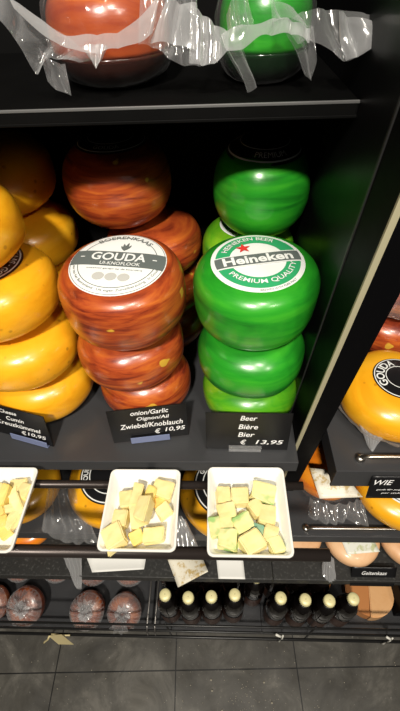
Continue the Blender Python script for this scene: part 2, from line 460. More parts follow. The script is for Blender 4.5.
# wrinkled film ------------------------------------------------------
def film_sheet(A, Bc, name, parent, mat='film', nu=36, nv=22, amp=0.004, freq=9, seed=0, sag=0.0):
    """wrinkled sheet lofted between the polylines A and Bc"""
    def along(P, t):
        P = [Vector(p) for p in P]; n = len(P) - 1; x = t * n; i = min(int(x), n - 1); f = x - i
        p0, p1, p2, p3 = P[max(i - 1, 0)], P[i], P[i + 1], P[min(i + 2, n)]
        return 0.5 * ((2 * p1) + (p2 - p0) * f + (2 * p0 - 5 * p1 + 4 * p2 - p3) * f * f + (3 * p1 - p0 - 3 * p2 + p3) * f ** 3)
    rows = []
    for j in range(nv + 1):
        v = j / nv; row = []
        for i in range(nu + 1):
            u = i / nu
            p = along(A, u).lerp(along(Bc, u), v)
            q = p * 55 + Vector((seed * 5.1, seed, 0))
            ridge = 1 - abs(noise.noise(q * 0.55)) * 2.2
            fold = abs(sin(freq * u * pi + 2.2 * noise.noise(q * .4)))
            d = amp * (0.55 * ridge + 0.9 * fold + 0.15 * noise.noise(q * 1.5))
            p = p + Vector((0.25 * d, -d, 0.45 * d)) + Vector((0, 0, -sag * sin(pi * v)))
            row.append(p)
        rows.append(row)
    bm = bmesh.new(); add_grid(bm, rows)
    return link(name, bm, MAT[mat], parent, None, True)
def film_shell(t, name, z0, z1, seed, mat='film', gap=0.003, amp=0.004, n=2.7):
    r, h = t['r'] + gap, t['h'] + 2 * gap
    prof = [(a, z) for a, z in wheel_profile(r, h, n) if z0 * h <= z <= z1 * h]
    def fn(p):
        a = math.atan2(p.y, p.x)
        fold = abs(noise.noise(Vector((cos(a) * 4, sin(a) * 4, p.z * 14 + seed))))
        d = amp * (fold * 1.6 + abs(noise.noise(p * 70 + Vector((seed, 0, 0)))) * .7)
        l = max(math.hypot(p.x, p.y), 1e-4)
        return Vector((p.x + p.x / l * d, p.y + p.y / l * d, p.z + d * .3))
    bm = lathe(prof, 110, fn, caps=False)
    return link(name, bm, MAT[mat], t, (0, 0, t['h'] / 2), True)

# ------------------------------------------------------------------ setting
fl = link('floor', box((-2.2, -2.6, -0.02), (2.4, 0.75, 0.0)), MAT['floor']); fl['kind'] = 'structure'
wb = link('wall_back', box((-2.2, 0.72, 0.0), (2.4, 0.78, 2.6)), MAT['back']); wb['kind'] = 'structure'

# ------------------------------------------------------------------ shelving
def side_panel(name, parent, x0, x1, mat, dy=0.0, z1=1.80, b=0.0008):
    """upright whose front edge leans out towards the top"""
    f = lambda z: 0.334 + dy + (0.938 - z) * 0.148
    prof = [(f(0.0), 0.0), (0.70, 0.0), (0.70, z1), (f(z1), z1)]
    bm = bmesh.new()
    a = [bm.verts.new((x0, y, z)) for y, z in prof]; c = [bm.verts.new((x1, y, z)) for y, z in prof]
    bm.faces.new(a[::-1]); bm.faces.new(c)
    for i in range(4): bm.faces.new((a[i], a[(i + 1) % 4], c[(i + 1) % 4], c[i]))
    bmesh.ops.recalc_face_normals(bm, faces=bm.faces)
    bmesh.ops.bevel(bm, geom=list(bm.edges), offset=b, segments=2, affect='EDGES')
    return link(name, bm, mat, parent)
def shelf_board(name, parent, x0, x1, y0, y1, z, lip, mat, th=0.012, bev=0.0012):
    bm = box((x0, y0, z - th), (x1, y1, z), bev)
    if lip > th: add_box(bm, (x0, y0, z - lip), (x1, y0 + 0.004, z - th + 0.002), 0.0008)
    return link(name, bm, mat, parent)

unit = thing('shelving_unit', 'black metal shelving unit holding the tall stacks of yellow, red and green cheese wheels', 'shelf', (-0.4, 0.5, 0))
def under(o, p):
    o.parent = p; o.matrix_parent_inverse = Matrix.Translation(p.location).inverted(); return o
U = lambda o: under(o, unit)
U(side_panel('side_panel', None, 0.1276, 0.1327, MAT['panel'], .0015))
U(link('edge_highlight', box((-0.95, .3992, 1.3978), (.1270, .4012, 1.4004), .0006), MAT['edge']))  # light strip standing in for the highlight on the shelf's front edge
bm = bmesh.new()
ff = lambda z, o: (0.334 + o + (0.938 - z) * 0.148)
add_grid(bm, [[Vector((x, ff(z, o), z)) for x, o in ((.1272, .0016), (.1272, -.0010), (.1328, -.0010), (.1328, .0016))] for z in (0.02, 1.79)], close=True)
U(link('edge_strip', bm, MAT['strip']))
bm = bmesh.new()
add_grid(bm, [[Vector((x, .3445 + (1.234 - z) * .165 + o, z)) for x, o in ((.1262, 0), (.1278, 0), (.1278, .003), (.1262, .003))] for z in (.946, 1.79)], close=True)
U(link('seam_trim', bm, MAT['seam']))
bm = bmesh.new()
sf = lambda z: .3455 + (1.234 - z) * .165
for x0, x1 in ((.1270, .1275),):
    pr = [(sf(.946), .946), (.684, .946), (.684, 1.79), (sf(1.79), 1.79)]
    a = [bm.verts.new((x0, y, z)) for y, z in pr]; c = [bm.verts.new((x1, y, z)) for y, z in pr]
    bm.faces.new(a[::-1]); bm.faces.new(c)
    for i in range(4): bm.faces.new((a[i], a[(i + 1) % 4], c[(i + 1) % 4], c[i]))
bmesh.ops.recalc_face_normals(bm, faces=bm.faces)
U(link('liner', bm, MAT['liner']))
 
bpy.data.objects['edge_strip']['label'] = 'beige strip along the upright front edge'
bm = box((-0.95, 0.30, 0.918), (0.1270, 0.68, 0.945), 0.0015)
U(link('shelf', bm, MAT['shelf']))
U(shelf_board('shelf', None, -0.95, 0.1272, 0.400, 0.68, 1.4000, 0.014, MAT['shelf_black'], 0.013, 0.0022))
U(shelf_board('shelf', None, -0.95, 0.1275, 0.28, 0.68, 0.690, 0.03, MAT['shelf']))
U(shelf_board('shelf', None, -0.95, 0.1275, 0.250, 0.68, 0.505, 0.030, MAT['shelf_rough']))
U(shelf_board('bottom_shelf', None, -0.95, 0.1275, 0.205, 0.68, 0.150, 0.03, MAT['shelf']))
U(link('back_panel', box((-0.95, 0.685, 0.02), (0.1270, 0.70, 1.80)), MAT['back']))

unit2 = thing('shelving_unit', 'neighbouring black shelving unit with wrapped cheeses and thin steel guard rods', 'shelf', (0.5, 0.5, 0))
U2 = lambda o: under(o, unit2)
U2(side_panel('side_panel', None, 0.1330, 0.165, MAT['panel'], 0.002))
bm = box((0.182, 0.288, 0.930), (0.92, 0.68, 0.942), 0.0012)
add_box(bm, (0.182, 0.288, 0.893), (0.92, 0.292, 0.932), 0.0008)
add_box(bm, (0.182, 0.292, 0.900), (0.186, 0.68, 0.932), 0.0008)
U2(link('shelf', bm, MAT['shelf']))
U2(shelf_board('shelf', None, 0.1285, 0.92, 0.28, 0.68, 0.690, 0.03, MAT['shelf']))
U2(shelf_board('shelf', None, 0.1285, 0.92, 0.250, 0.68, 0.505, 0.030, MAT['shelf_rough']))
U2(shelf_board('bottom_shelf', None, 0.1285, 0.92, 0.205, 0.68, 0.150, 0.03, MAT['shelf']))
U2(link('back_panel', box((0.166, 0.685, 0.02), (0.92, 0.70, 1.80)), MAT['back']))
def guard(x0, y, z):
    pts = [(x0, y + .004, z + .0035), (x0 + .004, y, z + .011), (x0 + .014, y - .001, z + .014), (0.9, y - .001, z + .014)]
    bm = tube(pts, 0.0034, 10)
    add_lathe(bm, [(.0008, -.001), (.0075, 0), (.008, .003), (.005, .006), (.0008, .007)], 16, lambda p: p + Vector((x0, y + .004, z)))
    U2(link('guard_rod', bm, MAT['chrome'], None, None, True))
guard(0.222, 0.306, 0.942)
guard(0.178, 0.292, 0.690)
bpy.context.view_layer.update()

# tasting rack: two dark rods in front of the main shelf
rack = thing('sample_rack', 'two dark metal rods carrying the white tasting trays in front of the shelf', 'rack', (-0.35, 0.24, 0.90))
def K(o): return under(o, rack)
K(link('rod', tube([(-0.95, .276, .9180), (.1335, .276, .9180)], .0065, 14), MAT['rail'], None, None, True))
K(link('rod', tube([(-0.95, .178, .9160), (.1545, .178, .9160)], .0085, 14), MAT['rail'], None, None, True))
for x in (-0.33, -0.105, 0.045):
    K(link('arm', box((x - .006, .176, .902), (x + .006, .315, .911), .001), MAT['rail']))

# wire fence along the bottom shelf, with wire dividers
fence = thing('wire_fence', 'black wire fence along the front of the bottom shelf', 'fence', (0, 0.195, 0.12))
def Fn(o): return under(o, fence)
for z, r in ((0.300, .0028), (0.222, .003), (0.130, .004)):
    Fn(link('wire', tube([(-0.95, .193, z), (0.92, .193, z)], r, 8), MAT['wire'], None, None, True))
for x in (-0.90, -0.13, 0.25, 0.62):
    Fn(link('post', tube([(x, .196, .126), (x, .196, .302)], .0025, 8), MAT['wire'], None, None, True))
for x in (-0.186, -0.165):
    d = thing('wire_divider', 'grey wire divider %s on the bottom shelf' % ('beside the wrapped brown rounds' if x < -.18 else 'next to the beer bottles'), 'divider', (x, .2, .15), group='wire dividers on the bottom shelf')
    o = link('wire', tube([(x, .186, .210), (x, .188, .232), (x, .200, .240), (x, .50, .240), (x, .505, .232), (x, .505, .152)], .0026, 8), MAT['steelwire'], None, None, True)
    under(o, d)

# ------------------------------------------------------------------ cheese stacks on the main shelf
ZS = 0.945
G_y, G_r, G_g = 'stacked yellow wheels on the main shelf', 'stacked red-brown wheels on the main shelf', 'stacked green wheels on the main shelf'
h = 0.0935
# green, front stack
wheel('yellow-green cheese wheel at the foot of the front green stack', (0.055, 0.412, ZS), .0755, h, 'lime', 20, (0, 0), G_g)
wheel('green cheese wheel in the middle of the front stack, under the labelled one', (0.052, 0.405, ZS + h), .0765, h, 'green', 70, (0, 0), G_g)
t = wheel('bright green cheese wheel with round beer label on the front stack', (0.0505, 0.4085, ZS + 2 * h + .003), .0775, .104, 'green', 0, (3, 0), G_g, 4.2)
seal_beer(t, .0555, 10)
# green, rear stack
hb = 0.0865
wheel('green cheese wheel at the foot of the rear green stack', (0.055, 0.572, ZS), .071, hb, 'green', 10, (0, 0), G_g)
wheel('green cheese wheel second from the foot of the rear green stack', (0.052, 0.570, ZS + hb), .071, hb, 'green', 140, (0, 0), G_g)
t = wheel('yellow-green cheese wheel under the top wheel of the rear green stack', (0.051, 0.560, ZS + 2 * hb), .072, hb, 'lime', 40, (0, 0), G_g)
seal_beer(t, .043, 10)
t = wheel('green cheese wheel in shelf shadow crowning the rear green stack', (0.0630, 0.536, ZS + 3 * hb + .001), .0640, .126, 'green', 0, (2, 0), G_g, 2.35)
seal_ring(t, .048, 6, 'ink_black', 'white', 'HEINEKEN BEER', 'PREMIUM', .17)
# red, front stack
wheel('red-brown cheese wheel at the foot of the front red stack behind the price card', (-0.118, 0.432, ZS), .0745, h, 'red', 0, (0, 0), G_r)
wheel('red-brown cheese wheel in the middle of the front red stack', (-0.1255, 0.4200, ZS + h), .0785, h, 'red', 120, (0, 0), G_r)
t = wheel('red-brown cheese wheel with white round gouda label on the front stack', (-0.1165, 0.4130, ZS + 2 * h + .003), .0788, .103, 'red', 0, (4, 0), G_r, 4.5)
seal_gouda(t, .0590, -7)
# red, rear stack
wheel('red-brown cheese wheel at the foot of the rear red stack', (-0.098, 0.590, ZS), .077, hb, 'red', 200, (0, 0), G_r)
wheel('red-brown cheese wheel second from the foot of the rear red stack', (-0.098, 0.590, ZS + hb), .077, hb, 'red', 33, (0, 0), G_r)
wheel('red-brown cheese wheel third from the foot of the rear red stack', (-0.098, 0.584, ZS + 2 * hb), .077, hb, 'red', 260, (0, 0), G_r)
t = wheel('red-brown cheese wheel in shelf shadow crowning the rear red stack', (-0.1390, 0.576, ZS + 3 * hb), .0770, .120, 'red', 0, (0, 0), G_r, 2.4)
seal_ring(t, .048, 0, 'ink_black', 'white', 'BOERENKAAS', 'GOUDA', .17)
# yellow, front stack
wheel('yellow cheese wheel at the foot of the front yellow stack', (-0.295, 0.434, ZS), .085, h, 'yellow', 0, (0, 0), G_y)
wheel('yellow cheese wheel second from the foot of the front yellow stack', (-0.295, 0.426, ZS + h), .085, h, 'yellow', 50, (0, 0), G_y)
t = wheel('yellow cheese wheel third in the front yellow stack with brown-ringed label', (-0.300, 0.430, ZS + 2 * h), .085, .0945, 'yellow', 0, (0, 0), G_y)
seal_ring(t, .052, -85, 'ink_brown', 'white', 'BOERENKAAS · GOUDA', 'KOMIJN · GOUDSE', .16, .66)
wheel('yellow cheese wheel crowning the front yellow stack', (-0.316, 0.424, ZS + 2 * h + .0955), .085, h, 'yellow', 100, (0, 0), G_y)
# yellow, rear stack
wheel('yellow cheese wheel at the foot of the rear yellow stack', (-0.322, 0.606, ZS), .083, hb, 'yellow', 20, (0, 0), G_y)
wheel('yellow cheese wheel second from the foot of the rear yellow stack', (-0.322, 0.606, ZS + hb), .083, hb, 'yellow', 20, (0, 0), G_y)
wheel('yellow cheese wheel third from the foot of the rear yellow stack', (-0.318, 0.604, ZS + 2 * hb), .083, h, 'yellow', 200, (0, 0), G_y)
wheel('yellow cheese wheel half in shadow crowning the rear yellow stack', (-0.334, 0.606, ZS + 2 * hb + h), .088, .105, 'yellow', 300, (0, 0), G_y)

# ------------------------------------------------------------------ wrapped wheels on the top shelf
def top_wheel(label, loc, r, hh, mat, dark):
    _seed[0] += 1
    t = thing('cheese_round', label, 'cheese', loc, (0, 0, 0), 'wrapped wheels on the top shelf')
    t['r'] = r; t['h'] = hh
    prof = wheel_profile(r, hh, 2.9)
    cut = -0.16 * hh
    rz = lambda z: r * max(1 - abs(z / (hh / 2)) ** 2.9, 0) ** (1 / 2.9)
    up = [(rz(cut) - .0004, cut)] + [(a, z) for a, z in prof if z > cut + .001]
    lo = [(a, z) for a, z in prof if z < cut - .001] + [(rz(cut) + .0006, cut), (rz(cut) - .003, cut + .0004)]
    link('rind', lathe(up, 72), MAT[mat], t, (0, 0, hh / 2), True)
    o = link('shaded_rind', lathe(lo, 72), MAT[dark], t, (0, 0, hh / 2), True); o['label'] = 'glossy lower half with shade put into its colour'  # same wheel below the cut, darkened to paint its shaded half
    return t
tr_ = top_wheel('orange-red cheese wheel in a plastic bag on the top shelf', (-0.1000, 0.489, 1.4005), .0580, .082, 'orange_red' if 'orange_red' in MAT else 'orange', 'red_shade')
tg_ = top_wheel('green cheese wheel in a plastic bag on the top shelf', (0.0480, 0.480, 1.4005), .0425, .080, 'green', 'green_shade')

def bag(t, label, flaps, seed):
    b = thing('plastic_bag', label, 'bag', t.location, (0, 0, 0), 'plastic bags around the top wheels')
    b['r'] = t['r']; b['h'] = t['h']
    film_shell(b, 'film', -.49, .36, seed, 'film_clear', .0018, .0030, 2.9)
    for k, (A, B2, m, fr) in enumerate(flaps):
        o = film_sheet(A, B2, 'flap', None, m, 44, 24, .0045, fr, seed + k)
        under(o, b)
    return b
bpy.context.view_layer.update()
bag(tr_, 'clear crumpled plastic bag around the orange-red wheel', [
    ( [(-0.1767, 0.428, 1.4729), (-0.1625, 0.428, 1.4688), (-0.1485, 0.428, 1.4609), (-0.1309, 0.428, 1.4487), (-0.1176, 0.428, 1.4401), (-0.1041, 0.428, 1.4299)] ,
     [(-0.1763, 0.41, 1.4647), (-0.1673, 0.41, 1.4546), (-0.1605, 0.41, 1.4413), (-0.153, 0.41, 1.423), (-0.1424, 0.41, 1.434), (-0.1287, 0.41, 1.4337), (-0.1141, 0.41, 1.4305)] ,'film',4),
    ( [(-0.1499, 0.423, 1.439), (-0.1421, 0.423, 1.4304), (-0.1305, 0.423, 1.4272)] ,
     [(-0.1477, 0.416, 1.4172), (-0.1424, 0.416, 1.411), (-0.1293, 0.416, 1.4052)] ,'film',2),
    ( [(-0.1618, 0.418, 1.472), (-0.1417, 0.418, 1.4592), (-0.1264, 0.418, 1.4492), (-0.1031, 0.418, 1.4479), (-0.082, 0.418, 1.4479), (-0.0598, 0.418, 1.4568), (-0.0419, 0.418, 1.472)] ,
     [(-0.1551, 0.406, 1.4657), (-0.1393, 0.406, 1.4505), (-0.125, 0.406, 1.4429), (-0.103, 0.406, 1.437), (-0.084, 0.406, 1.4398), (-0.0602, 0.406, 1.4431), (-0.0496, 0.406, 1.4492)] ,'film_hazy',4),
    ( [(-0.1096, 0.41, 1.4413), (-0.0985, 0.41, 1.4423), (-0.0879, 0.41, 1.4406)] ,
     [(-0.1017, 0.403, 1.4327), (-0.0994, 0.403, 1.4279), (-0.0941, 0.403, 1.4325)] ,'film_hazy',2),
    ( [(-0.0595, 0.428, 1.4682), (-0.0444, 0.428, 1.4725), (-0.0301, 0.428, 1.4697), (-0.014, 0.428, 1.4704)] ,
     [(-0.0631, 0.413, 1.4408), (-0.0484, 0.413, 1.4378), (-0.0324, 0.413, 1.427), (-0.0119, 0.413, 1.4244)] ,'film',4),
    ( [(-0.0359, 0.42, 1.4705), (-0.0268, 0.42, 1.4643), (-0.0139, 0.42, 1.4651)] ,
     [(-0.0525, 0.41, 1.4423), (-0.0344, 0.41, 1.4418), (-0.0148, 0.41, 1.436)] ,'film_hazy',2),
], 3)
bag(tg_, 'clear crumpled plastic bag around the green wheel', [
    ( [(-0.0191, 0.428, 1.4646), (-0.0079, 0.428, 1.4555), (0.002, 0.428, 1.4488), (0.0121, 0.428, 1.4446)] ,
     [(-0.022, 0.413, 1.4274), (-0.0101, 0.413, 1.425), (0.0019, 0.413, 1.4275), (0.0119, 0.413, 1.4361)] ,'film_hazy',3),
    ( [(0.0053, 0.42, 1.4445), (0.0217, 0.42, 1.4499), (0.0364, 0.42, 1.4501), (0.0507, 0.42, 1.4534), (0.064, 0.42, 1.4506), (0.0776, 0.42, 1.4464)] ,
     [(0.0102, 0.408, 1.4356), (0.0233, 0.408, 1.4365), (0.0359, 0.408, 1.444), (0.0471, 0.408, 1.4449), (0.0616, 0.408, 1.4445), (0.0769, 0.408, 1.439)] ,'film_hazy',4),
    ( [(0.0053, 0.418, 1.4382), (0.0137, 0.418, 1.4366), (0.022, 0.418, 1.4391)] ,
     [(0.0247, 0.416, 1.4141), (0.0297, 0.416, 1.4042), (0.0375, 0.416, 1.4078)] ,'film',2),
    ( [(0.0587, 0.428, 1.4485), (0.0709, 0.428, 1.4558), (0.0853, 0.428, 1.4566), (0.1032, 0.428, 1.4561), (0.123, 0.428, 1.4543), (0.1386, 0.428, 1.4475)] ,
     [(0.068, 0.412, 1.4373), (0.079, 0.412, 1.4396), (0.0934, 0.412, 1.4326), (0.11, 0.412, 1.4247), (0.1231, 0.412, 1.4318), (0.1369, 0.412, 1.4406)] ,'film',4),
    ( [(0.0979, 0.418, 1.456), (0.1096, 0.418, 1.4532), (0.1278, 0.418, 1.4502)] ,
     [(0.1088, 0.408, 1.4261), (0.1181, 0.408, 1.4286), (0.1347, 0.408, 1.4386)] ,'film_hazy',2),
    ( [(0.0581, 0.422, 1.448), (0.0694, 0.422, 1.4489), (0.081, 0.422, 1.4473)] ,
     [(0.078, 0.414, 1.4175), (0.0832, 0.414, 1.4115), (0.0851, 0.414, 1.4257)] ,'film',2),
    ( [(0.0104, 0.433, 1.4558), (0.015, 0.433, 1.468), (0.0248, 0.433, 1.4677)] ,
     [(0.0121, 0.423, 1.4413), (0.0219, 0.423, 1.4476), (0.0317, 0.423, 1.4499)] ,'film',2),
    ( [(0.0432, 0.423, 1.4679), (0.05, 0.423, 1.463), (0.0631, 0.423, 1.4602)] ,
     [(0.0454, 0.413, 1.4506), (0.0562, 0.413, 1.454), (0.0731, 0.413, 1.4473)] ,'film',2),
], 11)

# ------------------------------------------------------------------ price cards
def price_card(label, bl, br, height, lean, lines, holder, loc_z=ZS, gap=.003):
    bl, br = Vector(bl), Vector(br); w = (br - bl).length; mid = (bl + br) / 2
    t = thing('price_card', label, 'price card', (mid.x, mid.y, loc_z), (R(-lean), 0, math.atan2(br.y - bl.y, br.x - bl.x)), 'price cards on the shelves')
    c = link('card', box((-w / 2, 0, gap), (w / 2, .0012, gap + height), .0004), MAT['card'], t)
    bms = []
    for body, x, z, hh, ww, sh in lines:
        bms.append(xform(text_bm(body, hh, ww, sh, .012), lambda q, x=x, z=z: Vector((x + q.x, -.0005, gap + z + q.y))))
    link('lettering', merge(bms), MAT['chalk'], c)
    x0, x1, zz, mt, nm = holder
    bm = box((x0, -.0045, gap + .0005), (x1, -.0030, gap + zz), .0004)
    add_box(bm, (x0, -.0045, gap - .0012), (x1, .006, gap + .0004), .0004)
    add_box(bm, (x0, .0042, gap), (x1, .0054, gap + .018), .0004)
    link(nm, bm, MAT[mt], t)
    return t
price_card('black price card reading Onion/Garlic, 10,95, before the red-brown cheeses', (-.163, .331, .95), (-.0435, .347, .95), .071, 9,
           [('onion/Garlic', .004, .0620, .0095, .058, .25), ('Oignon/Ail', .008, .0480, .0095, .050, .2),
            ('Zwiebel/Knoblauch', .004, .0345, .0105, .098, .2), ('€', .012, .0180, .0105, .0095, .2), ('10,95', .040, .0190, .0105, .032, .2)],
           (-.032, .030, .011, 'lip_reflection', 'holder'))
price_card('black price card reading Beer, 13,95, before the green cheeses', (-.0148, .322, .95), (.1115, .320, .95), .082, 8,
           [('Beer', 0, .0715, .0100, .025, .25), ('Bière', 0, .0530, .0105, .029, .2), ('Bier', -.002, .0355, .0105, .025, .2),
            ('€', -.006, .0180, .0110, .0095, .2), ('13,95', .034, .0180, .0110, .042, .2)],
           (-.028, .022, .013, 'acrylic', 'clip'))
price_card('black price card reading Cumin, 10,95, turned before the yellow cheeses', (-.378, .357, .95), (-.2600, .324, .95), .070, 8,
           [('Cumin Cheese', -.020, .0600, .0085, .062, .25), ('Cumin', .004, .0455, .0090, .032, .2),
            ('Kreuzkümmel', .006, .0315, .0095, .082, .2), ('€', .012, .0170, .0095, .0095, .2), ('10,95', .036, .0170, .0095, .034, .2)],
           (-.014, .054, .011, 'lip_reflection', 'holder'))

# ------------------------------------------------------------------ tasting trays with cheese pieces
def rrect(w, d, r, n=6):
    pts = []
    for cx, cy, a0 in ((w / 2 - r, d / 2 - r, 0), (-w / 2 + r, d / 2 - r, 90), (-w / 2 + r, -d / 2 + r, 180), (w / 2 - r, -d / 2 + r, 270)):
        for k in range(n + 1):
            a = R(a0 + 90 * k / n); pts.append((cx + r * cos(a), cy + r * sin(a)))
    return pts
def tray(label, x0, x1, y0, y1):
    w, d = x1 - x0, y1 - y0
    prof = [(-.010, 0, .006), (-.0075, .0006, .007), (0, .0185, .009), (-.0006, .0200, .0085), (-.0022, .0203, .008), (-.0038, .0196, .007), (-.0095, .0048, .006), (-.013, .0030, .005)]
    rows = []
    for ins, z, r in prof:
        rows.append([Vector((x, y, z)) for x, y in rrect(w + 2 * ins, d + 2 * ins, r)])
    bm = bmesh.new(); vs = add_grid(bm, rows, close=True)
    bm.faces.new(vs[0][::-1]); bm.faces.new(vs[-1])
    o = link('sample_tray', bm, MAT['ceramic'], None, ((x0 + x1) / 2, (y0 + y1) / 2, .9248), True)
    m = o.modifiers.new('edge', 'EDGE_SPLIT'); m.split_angle = R(50)
    return tag(o, label, 'tray', 'white tasting trays on the rods')
tray('white rectangular tray of pale yellow cheese sticks, before the yellow stack', -.388, -.2735, .166, .2905)
tray('white rectangular tray of chunky pale yellow cheese, before the red-brown stack', -.1605, -.053, .170, .2885)
tray('white rectangular tray of green-tinged cheese cubes, before the green stack', -.0125, .1025, .165, .2930)

def piece_bm(sx, sy, sz, rnd):
    bm = bmesh.new()
    bmesh.ops.create_cube(bm, size=1.0, matrix=Matrix.Diagonal((sx, sy, sz, 1)))
    for v in bm.verts:
        v.co += Vector((rnd.uniform(-1, 1) * sx * .10, rnd.uniform(-1, 1) * sy * .10, rnd.uniform(-1, 1) * sz * .12))
    bmesh.ops.bevel(bm, geom=list(bm.edges), offset=min(sx, sy, sz) * .08, segments=2, affect='EDGES')
    bmesh.ops.subdivide_edges(bm, edges=[e for e in bm.edges if e.calc_length() > .006], cuts=2, use_grid_fill=True)
    s = rnd.uniform(0, 90)
    for v in bm.verts:
        v.co += v.co.normalized() * noise.noise(v.co * 120 + Vector((s, 0, 0))) * .0012
    return bm
def pieces(tray_name, group, spots, floor_z, kind_label):
    rnd = random.Random(len(spots) * 3 + 1); placed = []
    for k, (x, y, sx, sy, sz, rz, mat, extra) in enumerate(spots):
        z = floor_z
        rad = (sx + sy) / 4
        for (px, py, pr, ptop) in placed:
            if math.hypot(px - x, py - y) < (rad + pr) * .66: z = max(z, ptop - .006)
        tilt = (rnd.uniform(-9, 9), rnd.uniform(-9, 9)) if z == floor_z else (rnd.uniform(-20, 20), rnd.uniform(-20, 20))
        o = link('cheese_piece', piece_bm(sx, sy, sz, rnd), MAT[mat], None, (x, y, z + sz / 2 + (.0012 if z == floor_z else 0)))
        o.rotation_euler = (R(tilt[0] * (.3 if z == floor_z else 1)), R(tilt[1] * (.3 if z == floor_z else 1)), R(rz))
        tag(o, extra or kind_label, 'cheese piece', group)
        placed.append((x, y, rad, z + sz))
FZ = .9278
pieces('', 'cheese samples in the tray before the green stack', [
    (.011, .250, .020, .024, .016, 5, 'cheese', 'pale cheese cube in the far corner of the green-tinged tray, near the rod'),
    (.034, .248, .026, .026, .020, 0, 'cheese', 'big pale cheese cube at the far edge of the green-tinged tray'),
    (.070, .253, .036, .026, .020, -22, 'cheese_green', 'large slanted cheese block with a green edge in the tray'),
    (.015, .225, .024, .022, .018, 12, 'cheese', None), (.058, .233, .020, .022, .016, 30, 'cheese', None),
    (.072, .222, .022, .026, .018, -12, 'cheese', None), (-.001, .204, .016, .028, .018, 8, 'cheese_green', 'narrow cheese piece against the inner side wall of the green-tinged tray'),
    (.016, .188, .024, .024, .020, -8, 'cheese_green', None), (.074, .195, .018, .024, .018, -20, 'cheese', None),
    (.048, .184, .030, .026, .022, 35, 'cheese', 'large turned cheese cube at the near side of the green-tinged tray'),
    (.080, .182, .018, .022, .018, 20, 'cheese_green', None),
    (.012, .209, .022, .018, .016, 20, 'cheese', None),
    (.037, .211, .028, .024, .018, 25, 'cheese_green', 'cheese cube with a broad green face in the tray middle'),
    (.056, .200, .018, .018, .016, -15, 'cheese_teal', 'small blue-green cheese cube in the tray middle')],
    FZ, 'pale yellow cheese cube among the green-tinged samples in the tray')
pieces('', 'cheese samples in the tray before the red stack', [
    (-.079, .257, .030, .026, .020, -20, 'cheese', 'large slanted cheese cube in the far corner of the chunky tray'),
    (-.082, .240, .016, .014, .012, 20, 'cheese_warm', 'small orange-tinged cheese crumb in the chunky tray'),
    (-.130, .243, .018, .026, .018, 15, 'cheese', None), (-.115, .247, .016, .034, .020, -8, 'cheese', None),
    (-.098, .240, .016, .040, .022, -14, 'cheese_deep', 'tall deep yellow cheese stick in the middle of the chunky tray'),
    (-.074, .228, .022, .018, .014, 35, 'cheese', None),
    (-.115, .219, .014, .036, .020, 12, 'cheese', None), (-.134, .214, .022, .024, .018, 0, 'cheese', None),
    (-.100, .222, .016, .038, .022, -6, 'cheese', 'long cheese stick standing over the chunky tray middle'),
    (-.086, .193, .028, .018, .016, 5, 'cheese', 'cheese block lying crosswise at the near side of the chunky tray'),
    (-.109, .191, .018, .018, .014, 30, 'cheese_deep', None),
    (-.139, .189, .032, .030, .024, 28, 'cheese', 'biggest cheese chunk at the near corner of the chunky tray')],
    FZ, 'pale yellow cheese chunk heaped in the tray before the red-brown stack')
pieces('', 'cheese samples in the tray before the yellow stack', [
    (-.301, .262, .026, .022, .012, 10, 'cheese', None), (-.328, .254, .024, .020, .012, 60, 'cheese', None),
    (-.300, .244, .012, .030, .012, 15, 'cheese', None), (-.313, .246, .012, .030, .014, -10, 'cheese_deep', None), (-.290, .236, .014, .030, .012, 30, 'cheese', None),
    (-.302, .228, .024, .012, .012, 10, 'cheese', None), (-.316, .222, .020, .020, .014, 40, 'cheese_deep', None),
    (-.292, .212, .014, .024, .012, -20, 'cheese', None), (-.305, .208, .016, .018, .012, 20, 'cheese_deep', None),
    (-.297, .196, .016, .016, .010, 50, 'cheese_deep', 'small deep yellow crumb at the near end of the sticks tray'),
    (-.316, .198, .018, .020, .012, 10, 'cheese', None), (-.335, .232, .022, .016, .012, -30, 'cheese', None), (-.334, .206, .020, .018, .012, 0, 'cheese', None),
    (-.288, .254, .018, .024, .014, -12, 'cheese', 'blocky cheese piece at the far inner corner of the sticks tray')],
    FZ, 'pale yellow cheese stick heaped in the tray before the yellow stack')

# ------------------------------------------------------------------ second shelf
Z2 = 0.690
t = wheel('yellow cheese wheel partly under the tray of cheese sticks on the shelf below', (-.405, .362, Z2), .078, .078, 'yellow', 0, (0, 0), 'wheels on the shelf below')
t = wheel('yellow cheese wheel with black and white label between two trays', (-.210, .372, Z2), .094, .078, 'yellow', 0, (0, 0), 'wheels on the shelf below')
seal_ring(t, .064, 40, 'ink_black', 'white', 'GOUDSE BOERENKAAS', 'HOLLAND', .16, .66)
t = wheel('yellow cheese wheel with black label below the green-tinged tray', (.022, .352, Z2), .094, .078, 'yellow', 0, (0, 0), 'wheels on the shelf below')
seal_ring(t, .066, 0, 'ink_black', 'white', 'GOUDSE BOERENKAAS', 'HOLLAND', .14, .70)
b = thing('plastic_sheet', 'crumpled clear plastic hanging between the yellow wheels under the rods', 'plastic', (-.29, .30, .72))
bpy.context.view_layer.update()
under(film_sheet([(-.330, .352, .772), (-.305, .345, .775), (-.285, .350, .770)], [(-.345, .285, .706), (-.290, .262, .702), (-.225, .262, .704)], 'film', None, 'film', 34, 22, .006, 5, 4), b)
b = thing('plastic_sheet', 'crumpled clear plastic at the near edge below the chunky tray', 'plastic', (-.10, .27, .70))
bpy.context.view_layer.update()
under(film_sheet([(-.125, .30, .730), (-.095, .315, .735), (-.060, .300, .728)], [(-.140, .262, .700), (-.090, .256, .700), (-.035, .258, .702)], 'film', None, 'film_hazy', 34, 18, .006, 7, 9), b)
